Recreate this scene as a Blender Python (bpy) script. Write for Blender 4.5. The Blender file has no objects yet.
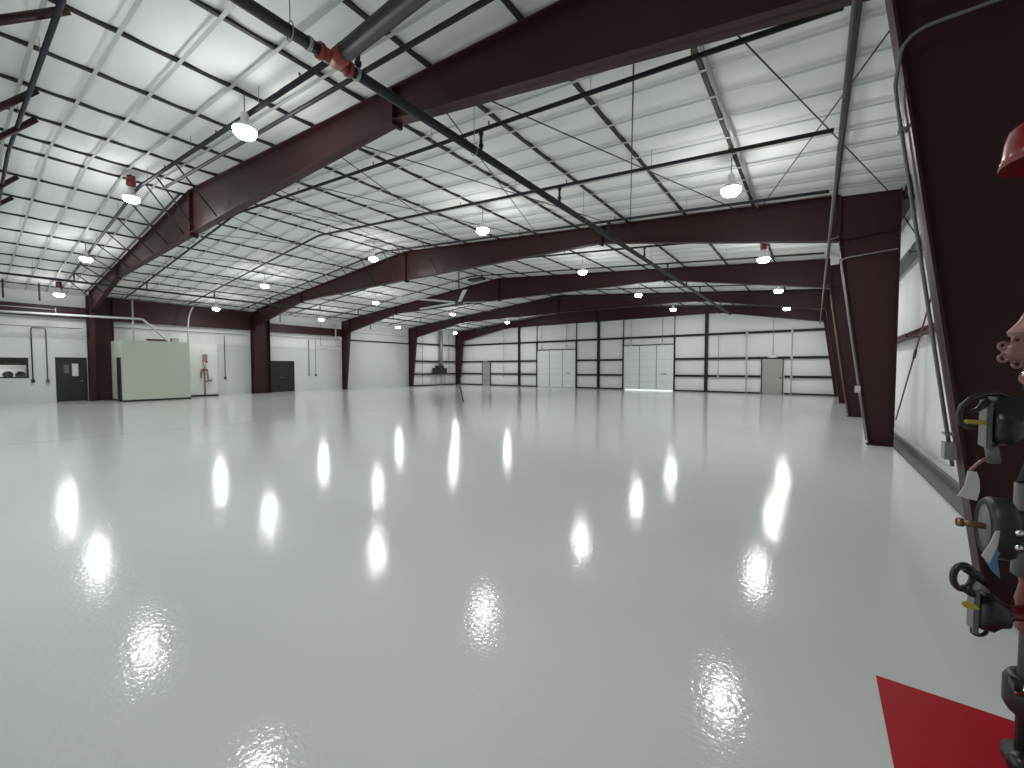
import bpy, bmesh, math, random
from mathutils import Vector, Matrix
random.seed(7)
S = bpy.context.scene
COL = S.collection
# ------------------------------------------------------------------ building dimensions (metres)
XL, XR = -30.14, 1.37
XM = (XL + XR) / 2
ZE, ZR = 5.39, 6.705
SL = (ZR - ZE) / (XM - XL)
FY = [0.02, 4.17, 11.78, 18.30, 24.94, 31.06]
YF = 31.50           # inner face of the far wall girts
YB = -1.6            # rear wall behind the camera
def roof(x): return ZR - SL * abs(x - XM)
# ------------------------------------------------------------------ materials
def mat(name, col, rough=0.5, metal=0.0, emit=0.0, noise=0.0, nscale=4.0, bump=0.0, bscale=40.0, spec=0.5, coat=0.0, alpha=1.0, trans=0.0):
    m = bpy.data.materials.new(name); m.use_nodes = True
    nt = m.node_tree; b = nt.nodes['Principled BSDF']
    b.inputs['Base Color'].default_value = (*col, 1)
    b.inputs['Roughness'].default_value = rough
    b.inputs['Metallic'].default_value = metal
    b.inputs['Specular IOR Level'].default_value = spec
    b.inputs['Coat Weight'].default_value = coat
    b.inputs['Transmission Weight'].default_value = trans
    if emit:
        b.inputs['Emission Color'].default_value = (1, 1, .97, 1)
        b.inputs['Emission Strength'].default_value = emit
    tc = nt.nodes.new('ShaderNodeTexCoord')
    if noise:
        n = nt.nodes.new('ShaderNodeTexNoise'); n.inputs['Scale'].default_value = nscale; n.inputs['Detail'].default_value = 5
        r = nt.nodes.new('ShaderNodeMix'); r.data_type = 'RGBA'
        r.inputs['A'].default_value = (*[c * (1 - noise) for c in col], 1)
        r.inputs['B'].default_value = (*[min(1, c * (1 + noise)) for c in col], 1)
        nt.links.new(tc.outputs['Object'], n.inputs['Vector'])
        nt.links.new(n.outputs['Fac'], r.inputs['Factor'])
        nt.links.new(r.outputs['Result'], b.inputs['Base Color'])
    if bump:
        n2 = nt.nodes.new('ShaderNodeTexNoise'); n2.inputs['Scale'].default_value = bscale; n2.inputs['Detail'].default_value = 3
        bp = nt.nodes.new('ShaderNodeBump'); bp.inputs['Strength'].default_value = bump; bp.inputs['Distance'].default_value = .01
        nt.links.new(tc.outputs['Object'], n2.inputs['Vector'])
        nt.links.new(n2.outputs['Fac'], bp.inputs['Height'])
        nt.links.new(bp.outputs['Normal'], b.inputs['Normal'])
    return m
M = {}
M['maroon'] = mat('maroon primer', (.034, .0098, .0098), .5, spec=.3, noise=.12, nscale=1.5, bump=.05, bscale=8)
M['insul'] = mat('white vinyl insulation facing', (.84, .86, .845), .7, spec=.25, noise=.04, nscale=1.2, bump=.25, bscale=3)
M['strap'] = mat('grey banding strap', (.46, .48, .47), .5)
M['wall'] = mat('white painted wallboard', (.60, .625, .605), .6, noise=.02, nscale=.8)
M['purlin'] = mat('dark purlin steel', (.032, .031, .030), .6, spec=.3)
M['girt'] = mat('dark girt steel', (.022, .022, .021), .6, spec=.25)
M['pipe'] = mat('black steel sprinkler pipe', (.022, .025, .032), .55, spec=.3)
M['galv'] = mat('galvanised conduit', (.30, .31, .30), .45, metal=.3)
M['dgalv'] = mat('dull conduit', (.17, .175, .17), .5)
M['lpipe'] = mat('light painted pipe', (.48, .50, .49), .35)
M['rod'] = mat('thin steel rod', (.06, .06, .06), .45, metal=.4)
M['orange'] = mat('orange red coupling', (.22, .03, .018), .5)
M['red'] = mat('glossy red enamel', (.20, .006, .012), .2, coat=.5)
M['redfloor'] = mat('red floor paint', (.40, .009, .02), .4, spec=.25, noise=.08, nscale=3)
M['dred'] = mat('dark red casting', (.16, .012, .016), .35)
M['pink'] = mat('pinkish red aluminium', (.30, .15, .15), .4, metal=.3)  # muted pinkish red for valve fittings and cable
M['black'] = mat('black plastic', (.012, .012, .014), .35)
M['iron'] = mat('dark cast iron', (.026, .032, .030), .42, metal=.3, noise=.2, nscale=30)
M['grayc'] = mat('grey cast face', (.12, .13, .12), .45, noise=.1, nscale=25)
M['chrome'] = mat('bright zinc bolt', (.75, .75, .75), .18, metal=1)
M['brass'] = mat('dull brass fitting', (.30, .19, .12), .35, metal=.8)
M['yellow'] = mat('yellow tag', (.55, .48, .08), .5)
M['paper'] = mat('white paper tag', (.72, .72, .70), .7)
M['blue'] = mat('blue tag', (.06, .20, .36), .5)
M['dblue'] = mat('deep blue tag', (.02, .04, .30), .4)
M['doordark'] = mat('dark green door paint', (.018, .023, .021), .4, spec=.3)
M['doorgray'] = mat('grey door paint', (.36, .385, .35), .5)
M['bay'] = mat('white sectional door skin', (.84, .88, .885), .35)
M['seam'] = mat('door seam', (.20, .21, .21), .6)
M['cream'] = mat('cream enclosure paint', (.43, .46, .39), .55, noise=.02, nscale=2)
M['trim'] = mat('black base trim', (.012, .014, .013), .5)
M['curb'] = mat('grey base angle', (.11, .11, .105), .5, noise=.2, nscale=3)
M['fix'] = mat('white lamp housing', (.75, .75, .75), .4)
M['lens'] = mat('lamp lens', (.9, .9, .9), .4, emit=38)
M['glass'] = mat('window glass', (.9, .93, .93), .03, trans=1.0)
M['room'] = mat('office wall paint', (.62, .60, .56), .6)
M['duct'] = mat('brown crate board', (.15, .10, .07), .7)
M['blade'] = mat('fan blade aluminium', (.60, .61, .60), .35, metal=.2)
M['poster'] = mat('paper notice', (.60, .62, .60), .7, noise=.35, nscale=14)
M['ground'] = mat('outdoor concrete', (.5, .5, .48), .8)

def floor_mat():
    m = bpy.data.materials.new('glossy grey epoxy'); m.use_nodes = True
    nt = m.node_tree; b = nt.nodes['Principled BSDF']; L = nt.links.new; N = nt.nodes.new
    tc = N('ShaderNodeTexCoord')
    n = N('ShaderNodeTexNoise'); n.inputs['Scale'].default_value = .35; n.inputs['Detail'].default_value = 3
    mx = N('ShaderNodeMix'); mx.data_type = 'RGBA'
    mx.inputs['A'].default_value = (.60, .62, .607, 1); mx.inputs['B'].default_value = (.65, .668, .655, 1)
    L(tc.outputs['Object'], n.inputs['Vector']); L(n.outputs['Fac'], mx.inputs['Factor'])
    L(mx.outputs['Result'], b.inputs['Base Color'])
    b.inputs['Roughness'].default_value = .095
    b.inputs['Specular IOR Level'].default_value = .16
    f = N('ShaderNodeTexNoise'); f.inputs['Scale'].default_value = 32; f.inputs['Detail'].default_value = 2
    g = N('ShaderNodeTexNoise'); g.inputs['Scale'].default_value = 1.1; g.inputs['Detail'].default_value = 2
    L(tc.outputs['Object'], f.inputs['Vector']); L(tc.outputs['Object'], g.inputs['Vector'])
    b1 = N('ShaderNodeBump'); b1.inputs['Strength'].default_value = .13; b1.inputs['Distance'].default_value = .01
    b2 = N('ShaderNodeBump'); b2.inputs['Strength'].default_value = .06; b2.inputs['Distance'].default_value = .05
    L(f.outputs['Fac'], b1.inputs['Height']); L(g.outputs['Fac'], b2.inputs['Height'])
    L(b1.outputs['Normal'], b2.inputs['Normal']); L(b2.outputs['Normal'], b.inputs['Normal'])
    return m
M['floor'] = floor_mat()

# ------------------------------------------------------------------ mesh builder
class MB:
    def __init__(s): s.v = []; s.f = []; s.sm = []
    def add(s, vs, fs, smooth=False):
        o = len(s.v); s.v += [tuple(v) for v in vs]
        s.f += [tuple(i + o for i in f) for f in fs]; s.sm += [smooth] * len(fs)
        return s
    def box(s, a, b, rot=None, at=None):
        x0, x1 = sorted((a[0], b[0])); y0, y1 = sorted((a[1], b[1])); z0, z1 = sorted((a[2], b[2]))
        vs = [Vector(p) for p in ((x0,y0,z0),(x1,y0,z0),(x1,y1,z0),(x0,y1,z0),(x0,y0,z1),(x1,y0,z1),(x1,y1,z1),(x0,y1,z1))]
        if rot is not None: vs = [rot @ v for v in vs]
        if at is not None: vs = [v + Vector(at) for v in vs]
        return s.add(vs, [(0,3,2,1),(4,5,6,7),(0,1,5,4),(1,2,6,5),(2,3,7,6),(3,0,4,7)])
    def prism(s, poly, y0, y1):           # polygon in XZ, extruded along Y
        n = len(poly)
        vs = [(x, y0, z) for x, z in poly] + [(x, y1, z) for x, z in poly]
        return s.add(vs, [tuple(range(n)), tuple(range(2*n-1, n-1, -1))] + [(i, i+n, (i+1) % n + n, (i+1) % n) for i in range(n)])
    def tube(s, pts, r, n=10, rr=None):
        pts = [Vector(p) for p in pts]; rings = []
        up = None
        for i, p in enumerate(pts):
            if i == 0: d = pts[1] - p
            elif i == len(pts) - 1: d = p - pts[-2]
            else: d = (pts[i+1] - p).normalized() + (p - pts[i-1]).normalized()
            d.normalize()
            if up is None: up = Vector((0,0,1)) if abs(d.z) < .9 else Vector((1,0,0))
            a = d.cross(up); a = a.normalized() if a.length > 1e-4 else d.orthogonal().normalized()
            b = a.cross(d).normalized(); up = b
            R = rr[i] if rr else r
            rings.append([p + (a * math.cos(2*math.pi*k/n) + b * math.sin(2*math.pi*k/n)) * R for k in range(n)])
        vs = [v for rg in rings for v in rg]; fs = []
        for i in range(len(pts) - 1):
            for k in range(n):
                fs.append((i*n+k, (i+1)*n+k, (i+1)*n+(k+1) % n, i*n+(k+1) % n))
        s.add(vs, fs, True)
        o = len(s.v) - len(vs)
        s.f += [tuple(o + k for k in range(n)), tuple(o + (len(pts)-1)*n + k for k in reversed(range(n)))]; s.sm += [False, False]
        return s
    def lathe(s, prof, at, axis=(0,0,1), n=24):   # prof: (radius, height along axis)
        ax = Vector(axis).normalized(); a = ax.orthogonal().normalized(); b = ax.cross(a); at = Vector(at)
        vs = []; m = len(prof)
        for r, h in prof:
            for k in range(n):
                t = 2*math.pi*k/n
                vs.append(at + ax*h + (a*math.cos(t) + b*math.sin(t))*max(r, 1e-4))
        fs = [(i*n+k, i*n+(k+1) % n, (i+1)*n+(k+1) % n, (i+1)*n+k) for i in range(m-1) for k in range(n)]
        s.add(vs, fs, True)
        return s
    def build(s, name, m, parent=None, loc=None):
        me = bpy.data.meshes.new(name); me.from_pydata([list(v) for v in s.v], [], s.f); me.update()
        bm = bmesh.new(); bm.from_mesh(me); bmesh.ops.recalc_face_normals(bm, faces=bm.faces); bm.to_mesh(me); bm.free()
        for p, q in zip(me.polygons, s.sm): p.use_smooth = q
        me.materials.append(M[m] if isinstance(m, str) else m)
        o = bpy.data.objects.new(name, me); COL.objects.link(o)
        if parent:
            o.parent = parent
            w = parent.location if parent.type == 'EMPTY' else Vector((0,0,0))
            if not loc: o.location = -w if s.world else (0,0,0)
        if loc: o.location = loc
        return o
    world = True
def tag(o, label, cat, group=None):
    o['label'] = label; o['category'] = cat
    if group: o['group'] = group
    return o
def thing(name, label, cat, loc=(0,0,0), group=None):
    o = bpy.data.objects.new(name, None); COL.objects.link(o); o.location = loc
    o.empty_display_size = .2
    return tag(o, label, cat, group)
def struct(o): o['kind'] = 'structure'; return o
def arc(c, r, a0, a1, n, plane='xz'):
    out = []
    for i in range(n + 1):
        t = math.radians(a0 + (a1 - a0) * i / n); u, v = r*math.cos(t), r*math.sin(t)
        out.append((c[0]+u, c[1], c[2]+v) if plane == 'xz' else (c[0], c[1]+u, c[2]+v) if plane == 'yz' else (c[0]+u, c[1]+v, c[2]))
    return out
ORD = ['first','second','third','fourth','fifth','sixth','seventh','eighth','ninth','tenth','eleventh','twelfth']

# ------------------------------------------------------------------ shell
XWL, XWR = -30.28, 1.70          # left wall face, right wall insulation
struct(MB().box((-32, YB - .2, -.15), (2.4, 31.9, 0)).build('floor', 'floor'))
# control joint in the slab along the ridge line
struct(MB().box((XM + .38, YB, .0), (XM + .402, 31.4, .0012)).build('trim_1', 'curb'))
# ceiling insulation: pillows pinned by the straps
ST0, STP = 1.44 - .655 * 2, .655
pur_r = [.28 - 1.58 * k for k in range(9)] + [-13.93]
PX = pur_r + [2 * XM - x for x in reversed(pur_r)]
def ceiling():
    xs = []
    edges = [XWR + .2] + PX + [2 * XM - XWR - .2]
    for a, b in zip(edges, edges[1:]):
        n = 8 if abs(a - b) > 1 else 4
        xs += [a + (b - a) * i / n for i in range(n)]
    xs.append(edges[-1])
    ny = int((31.9 - YB) / (STP / 8)); ys = [YB + (31.9 - YB) * i / ny for i in range(ny + 1)]
    from mathutils import noise as NZ
    pv = []
    for x in xs:
        d = min(abs(x - p) for p in PX)
        for y in ys:
            t = ((y - ST0) / STP) % 1
            sag = math.sin(math.pi * t) ** .75
            c = .55 + .45 * min(1, d / .5)
            w = NZ.noise(Vector((x * 1.7, y * .9, 0))) * .018 + NZ.noise(Vector((x * 6, y * 1.3, 4))) * .010
            pv.append((x, y, roof(x) + .066 - .048 * sag * c + .6 * w * min(1, d * 3)))
    ly = len(ys)
    fs = [(i*ly+j, i*ly+j+1, (i+1)*ly+j+1, (i+1)*ly+j) for i in range(len(xs)-1) for j in range(ly-1)]
    mb = MB().add(pv, fs, True)
    # solid roof deck above
    mb.prism([(XWR+.4, roof(XWR)+.3), (XM, ZR+.35), (2*XM-XWR-.4, roof(XWR)+.3), (2*XM-XWR-.4, roof(XWR)+.4), (XM, ZR+.45), (XWR+.4, roof(XWR)+.4)], YB-.2, 31.95)
    return mb.build('ceiling', 'insul')
struct(ceiling())

def fabric_wall(axis, pos, a0, a1, z0, z1, girts, fold, out, mb=None, top=None, seed=0):
    """hanging faced insulation, pulled in behind the girts; axis 'x' = wall at Y=pos running along X"""
    from mathutils import noise as NZ
    nx = max(4, int((a1 - a0) / .09)); nz = 44
    vs = []
    zs = [z0, *girts, z1]
    for i in range(nx + 1):
        a = a0 + (a1 - a0) * i / nx
        zt = top(a) if top else z1
        for j in range(nz + 1):
            z = z0 + (zt - z0) * j / nz
            d = min(abs(z - g) for g in zs)
            bul = fold * min(1, d / .35) ** .6 + NZ.noise(Vector((a * 1.9, z * .35, seed))) * fold * .55 * min(1, d / .3) + NZ.noise(Vector((a * 6, z * .8, seed + 9))) * fold * .18
            p = pos + out * bul
            vs.append((a, p, z) if axis == 'x' else (p, a, z))
    fs = [(i*(nz+1)+j, (i+1)*(nz+1)+j, (i+1)*(nz+1)+j+1, i*(nz+1)+j+1) for i in range(nx) for j in range(nz)]
    return (mb or MB()).add(vs, fs, True)
# far wall
G = [1.13, 2.35, 4.05]
far = fabric_wall('x', YF + .14, XL - .3, XR + .5, 0, 6, G, .05, -1, top=lambda x: roof(x) + .2, seed=3)
far.box((XL - 1, 31.75, .07), (-12.25, 31.9, 7)).box((-12.25, 31.75, 3.5), (-8.4, 31.9, 7)).box((-8.4, 31.75, 0), (XR + 1, 31.9, 7)).box((XL-1, 31.75, -.1), (-12.25, 31.9, .07))
# leave the fabric open where the right bay door stands slightly raised
wf = far.build('wall_far', 'insul'); struct(wf)
bmw = bmesh.new(); bmw.from_mesh(wf.data)
dele = [f for f in bmw.faces if -12.2 < f.calc_center_median().x < -8.45 and f.calc_center_median().z < 3.3 and f.calc_center_median().y < 31.74]
bmesh.ops.delete(bmw, geom=dele, context='FACES'); bmw.to_mesh(wf.data); bmw.free()
# right wall
rw = fabric_wall('y', XWR + .12, YB, 31.6, 0, roof(XWR) + .2, [2.35, 4.1], .07, -1, seed=5)
rw.box((XWR + .2, YB - .2, -.1), (XWR + .35, 31.9, 6.2))
struct(rw.build('wall_right', 'insul'))
# left wall: painted board to 3.1 m in bays 1-3, insulation above; full board in bay 4; fabric in bay 5
lw = MB()
lw.box((XWL - .12, FY[1] - 2.07, 0), (XWL, FY[3], 3.12)).box((XWL - .12, YB, 0), (XWL, 2.1, 1.2)).box((XWL - .12, YB, 2.17), (XWL, 2.1, 3.12))
lw.box((XWL - .12, YB, 1.2), (XWL, -.2, 2.17))
lw.box((XWL - .12, FY[3], 0), (XWL, FY[4], 3.92))
lw.box((XWL - .12, YB - .2, 3.0), (XWL - .10, FY[4], 3.12))
struct(lw.build('wall_left', 'wall'))
lu = fabric_wall('y', XWL - .20, YB, FY[4], 3.0, roof(XL) + .2, [4.1, 4.8], .05, 1, seed=8)
fabric_wall('y', XWL - .12, FY[4], 31.7, 0, roof(XL) + .2, G, .07, 1, mb=lu, seed=12)
lu.box((XWL - 2.6, YB - .2, -.1), (XWL - 2.5, 31.9, 6.2)).box((XWL - .35, 2.4, 2.6), (XWL - .25, 31.9, 6.2)).box((XWL - .35, YB - .2, 2.6), (XWL - .25, 2.4, 6.2)).box((XWL-.35, 2.3, -.1), (XWL-.25, 31.9, 2.6))
struct(lu.build('wall_left', 'insul'))
struct(MB().box((-33, YB - .2, -.1), (-25, YB, 7.2)).box((-4, YB - .2, -.1), (2.4, YB, 7.2)).box((-25, YB - .2, 4.3), (-4, YB, 7.2)).build('wall_back', 'wall'))
struct(MB().box((-60, -40, -.2), (40, YB - .2, -.02)).build('floor_apron', 'ground'))
# bases
struct(MB().box((1.36, YB, .001), (1.56, 31.4, .03)).box((1.54, YB, .001), (1.60, 31.4, .11)).build('baseboard_right', 'curb'))
struct(MB().box((XL, YF - .02, 0), (-27.02, YF + .08, .09)).box((-25.83, YF - .02, 0), (-20.42, YF + .08, .09)).box((-16.43, YF - .02, 0), (-12.27, YF + .08, .09))
       .box((-8.36, YF - .02, 0), (-2.9, YF + .08, .09)).box((-1.55, YF - .02, 0), (1.5, YF + .08, .09)).build('baseboard_far', 'girt'))
struct(MB().box((XWL, FY[4], .0), (XWL + .10, 31.4, .09)).build('baseboard_left', 'girt'))
# ground outside the raised bay door
struct(MB().box((-60, 31.9, -.2), (40, 60, -.02)).build('floor_outside', 'ground'))

# ------------------------------------------------------------------ steel frames
FRN = ['maroon steel roof frame behind the camera line, its brace tips showing top left',
       'nearest maroon steel roof frame, its tapered column filling the right edge',
       'second maroon steel frame, its wide tapered column standing whole at right',
       'third maroon steel frame from the camera, spanning the middle of the hall',
       'fourth maroon steel frame from the camera, just before the end frame',
       'farthest maroon steel frame, standing right against the far wall']
def mir(p): return (2 * XM - p[0], p[1])
for i, y in enumerate(FY):
    fr = thing('steel_frame', FRN[i], 'steel frame', (XM, y, 0), 'maroon steel roof frames')
    hw = .10
    end = i == 5
    KN, SPX = (.36, 4.47), -5.3
    SPZ, RZ = 5.45, 5.50
    for side in (0, 1):
        T = (lambda p: p) if side == 0 else mir
        def pz(poly): return [T(p) for p in poly]
        # column: web + outer flange + inner flange
        c = MB()
        c.prism(pz([(.98, .02), (1.36, .02), (1.36, roof(1.36) - .01), (.36, roof(.36) - .01), (.36, 4.47)]), y - .008, y + .008)
        c.prism(pz([(1.352, .02), (1.37, .02), (1.37, roof(1.37) - .01), (1.352, roof(1.35) - .01)]), y - hw, y + hw)
        c.prism(pz([(.965, .02), (.983, .02), (.378, 4.47), (.36, 4.47)]), y - hw, y + hw)
        c.prism(pz([(.36, 4.47), (.378, 4.47), (1.352, 4.55), (1.352, 4.535)]), y - hw, y + hw)
        c.build('column', 'maroon', fr)
        MB().prism(pz([(.93, 0), (1.42, 0), (1.42, .02), (.93, .02)]), y - hw - .03, y + hw + .03).build('base_plate', 'maroon', fr)
        # rafter haunch segment and ridge segment
        for nm, a, b in (('rafter', KN, (SPX, SPZ)), ('rafter', (SPX, SPZ), (XM, RZ))):
            r = MB()
            ta, tb = roof(a[0]), roof(b[0])
            r.prism(pz([a, b, (b[0], tb - .01), (a[0], ta - .01)]), y - .008, y + .008)
            r.prism(pz([a, b, (b[0], b[1] + .016), (a[0], a[1] + .016)]), y - hw, y + hw)
            r.prism(pz([(a[0], ta - .02), (b[0], tb - .02), (b[0], tb), (a[0], ta)]), y - hw, y + hw)
            r.build('rafter', 'maroon', fr)
        MB().prism(pz([(SPX - .03, SPZ - .07), (SPX + .03, SPZ - .07), (SPX + .03, roof(SPX)), (SPX - .03, roof(SPX))]), y - hw, y + hw).build('splice_plate', 'maroon', fr)
        MB().prism(pz([(.355, 4.5), (.385, 4.5), (.385, roof(.37) - .02), (.355, roof(.37) - .02)]), y - hw, y + hw).build('splice_plate', 'maroon', fr)
    MB().prism([(XM - .03, RZ - .10), (XM + .03, RZ - .10), (XM + .03, ZR), (XM - .03, ZR)], y - hw, y + hw).build('splice_plate', 'maroon', fr)
    # flange braces from purlins to the lower flange
    if i in (1, 2):
        for x in PX:
            if -28 < x < -11.5:
                zb = RZ if abs(x - XM) < 9 else RZ
                lx = x if x > XM else 2 * XM - x
                if lx < SPX: zb = SPZ + (RZ - SPZ) * (SPX - lx) / (SPX - XM)
                else: zb = 4.47 + (SPZ - 4.47) * (KN[0] - lx) / (KN[0] - SPX)
                MB().tube([(x + .03, y - .92, roof(x) - .01), (x + .03, y - .10, zb + .03)], .02, 4).build('flange_brace', 'girt', fr)
    if i == 0:
        for x in PX:
            if min(abs(x - q) for q in (-7.62, -10.78, -12.36, -16.4, -17.99)) < .1:
                MB().tube([(x + .03, y + .95 + (.12 if x < -12 else 0), roof(x) - .03), (x + .03, y + .10, 5.36)], .05, 4).build('flange_brace', 'maroon', fr)

# ------------------------------------------------------------------ purlins, straps, rods
for k, x in enumerate(PX):
    z = roof(x)
    w = .028
    m = MB().box((x - w, YB + .05, z + .001), (x + w, 31.45, z + .012)).box((x - .006, YB + .05, z + .012), (x + .006, 31.45, z + .2)).box((x + w - .01, YB + .05, z + .012), (x + w, 31.45, z + .045))
    side = ('right', k) if k < 10 else ('left', 19 - k)
    where = 'nearest the right wall' if k == 0 else 'nearest the left wall' if k == 19 else '%s in from the %s wall' % (ORD[side[1]], side[0])
    if k == 9: where = 'just right of the ridge'
    if k == 10: where = 'just left of the ridge'
    tag(m.build('roof_purlin', 'purlin'), 'dark steel roof purlin running lengthwise, ' + where, 'purlin', 'roof purlins')
BAYN = ['before the nearest maroon frame', 'beyond the nearest maroon frame', 'beyond the second maroon frame', 'beyond the third maroon frame', 'beyond the fourth maroon frame', 'beyond the end frame']
yy = ST0; cnt = {}
while yy < 31.4:
    if all(abs(yy - f) > .13 for f in FY):
        pts = []
        hx = .024
        m = MB()
        for a, b in ((XR + .1, XM), (XM, XL - .1)):
            m.add([(a, yy - hx, roof(a) - .002), (a, yy + hx, roof(a) - .002), (b, yy + hx, roof(b) - .002), (b, yy - hx, roof(b) - .002),
                   (a, yy - hx, roof(a) - .006), (a, yy + hx, roof(a) - .006), (b, yy + hx, roof(b) - .006), (b, yy - hx, roof(b) - .006)],
                  [(0,1,2,3),(4,7,6,5),(0,4,5,1),(1,5,6,2),(2,6,7,3),(3,7,4,0)])
        bay = sum(yy > f for f in FY) - 1
        cnt[bay] = cnt.get(bay, -1) + 1
        lab = 'pale banding strap across the ceiling, %s %s' % (ORD[cnt[bay]], BAYN[bay])
        tag(m.build('ceiling_strap', 'strap'), lab, 'strap', 'straps under the ceiling insulation')
    yy += STP
pan = [(1.2, -1.2), (-1.55, -4.4), (-4.65, -7.5), (-7.75, -10.9), (-11.0, -14.1)]
k = 0
for a, b in pan + [(2*XM - q, 2*XM - p) for p, q in pan[::-1]]:
    for s in (0, 1):
        x0, x1 = (a, b) if s else (b, a)
        o = MB().tube([(x0, FY[1] + .03, roof(x0) - .09 - .03*s), (x1, FY[2] - .03, roof(x1) - .09 - .03*s)], .011, 6).build('brace_rod', 'rod')
        place = ['nearest the right wall', 'second from the right wall', 'third from the right wall', 'fourth from the right wall', 'just right of the ridge',
                 'just left of the ridge', 'fourth from the left wall', 'third from the left wall', 'second from the left wall', 'nearest the left wall'][k]
        tag(o, 'thin roof brace rod slanting %s with distance, crossed pair %s' % ('left' if s else 'right', place), 'brace rod', 'crossed roof brace rods')
    k += 1
# wall cross brace on the right
t = thing('wall_brace', 'rust dark diagonal rod with an eye turnbuckle on the right wall', 'wall brace', (1.5, 8, 2.4), 'wall brace rods')
MB().tube([(1.385, FY[2] - .13, .58), (1.385, 5.35, 5.24)], .012, 6).build('rod', 'dred', t)
tb = MB(); p = Vector((1.385, 9.86, .58 + (11.65 - 9.86) * .74)); d = Vector((0, -1, .74)).normalized(); n = Vector((0, .74, 1)).normalized()
tb.tube([p + d*math.cos(a)*.13 + n*math.sin(a)*.045 for a in [2*math.pi*q/14 for q in range(15)]], .013, 6); tb.build('turnbuckle', 'girt', t)
o = MB().tube([(1.41, FY[1] + .12, .85), (1.41, FY[2] - .12, 4.76)], .012, 6).build('wall_brace', 'rod')
tag(o, 'dark diagonal rod rising to the top of the second frame column', 'wall brace', 'wall brace rods')

# ------------------------------------------------------------------ girts and posts
def beam(name, a, b, m, label, cat, group=None):
    return tag(MB().box(a, b).build(name, m), label, cat, group)
segs = {1.13: [(XL + .1, -27.02), (-25.83, -22.5), (-22.3, -20.45), (-16.4, -14.45), (-14.25, -12.3), (-8.32, -6.3), (-6.1, -2.9), (-1.55, 1.3)],
        2.35: [(XL + .1, -22.5), (-22.3, -20.45), (-16.4, -14.45), (-14.25, -12.3), (-8.32, -6.3), (-6.1, 1.3)],
        4.05: [(XL + .1, -22.5), (-22.3, -14.45), (-14.25, -6.3), (-6.1, 1.3)]}
hname = {1.13: 'lowest', 2.35: 'middle', 4.05: 'upper'}
def spot(a, b):
    c = (a + b) / 2
    for lim, s in ((-25.9, 'in the left corner'), (-23.2, 'left of the far left post'), (-20.4, 'beside the left bay door'), (-17, 'over the left bay door'), (-14.4, 'left of the centre post'),
                   (-12, 'right of the centre post'), (-8.4, 'over the right bay door'), (-6.2, 'just right of the right bay door'), (-3.0, 'left of the grey right door'), (-1.8, 'over the grey right door'), (9, 'in the right corner')):
        if c < lim: return s
for z, ss in segs.items():
    for a, b in ss:
        beam('wall_girt', (a, YF - .03, z - .075), (b, YF + .13, z + .075), 'girt', '%s dark girt on the far wall, %s' % (hname[z], spot(a, b)), 'girt', 'girts on the far wall')
for x, s in ((-22.4, 'left of the left bay door'), (XM, 'centred between the two bay doors'), (-6.2, 'right of the right bay door')):
    beam('wall_post', (x - .10, YF - .06, 0), (x + .10, YF + .12, roof(x) - .02), 'girt', 'dark steel wall post on the far wall, ' + s, 'wall post', 'wall posts on the far wall')
# bay door jambs, headers and struts
for n_, (x0, x1, h) in enumerate(((-20.42, -16.43, 3.28), (-12.27, -8.36, 3.42))):
    wn = ('left', 'right')[n_]
    for s, x in (('left', x0), ('right', x1)):
        beam('door_jamb', (x - .045, YF - .05, 0), (x + .045, YF + .12, 4.0), 'girt', 'dark %s jamb of the %s bay door on the far wall' % (s, wn), 'door jamb', 'jambs of the far bay doors')
        beam('wall_strut', (x - .02, YF, 4.1), (x + .02, YF + .11, roof(x) - .15), 'girt', 'thin dark strut above the %s jamb of the %s bay door' % (s, wn), 'strut', 'struts above the bay doors')
    d = MB()
    for q in range(6):
        z0 = .02 + (h - .02) / 6 * q + (.045 if n_ else 0); z1 = .02 + (h - .02) / 6 * (q + 1) - .012 + (.045 if n_ else 0)
        d.box((x0 + .05, YF + .02, z0), (x1 - .05, YF + .07, min(z1, h)))
    D = struct(d.build('door_%d' % (n_ + 1), 'bay'))
    sm = MB()
    for q in (1, 2): sm.box((x0 + (x1 - x0) * q / 3 - .022, YF + .005, .06), (x0 + (x1 - x0) * q / 3 + .022, YF + .02, h - .02))
    sm.build('door_rail', 'seam', D)
    bk = MB()
    for q in range(1, 6): bk.box((x0 + .06, YF + .055, .02 + (h-.02)/6*q - .02), (x1 - .06, YF + .072, .02 + (h-.02)/6*q + (.07 if n_ else .02)))
    bk.build('door_backing', 'strap', D)
    MB().box((x0 + .04, YF - .02, h), (x1 - .04, YF + .08, h + .07)).build('header', 'girt', D)
    MB().box((x1 - .95, YF - .01, 1.22), (x1 - .55, YF + .03, 1.28)).build('door_handle', 'seam', D)
beam('roof_edge_angle', (-20.4, YF - .02, 5.50), (-6.3, YF + .1, 5.62), 'girt', 'dark angle running level above the bay doors under the far roof edge', 'angle')
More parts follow.
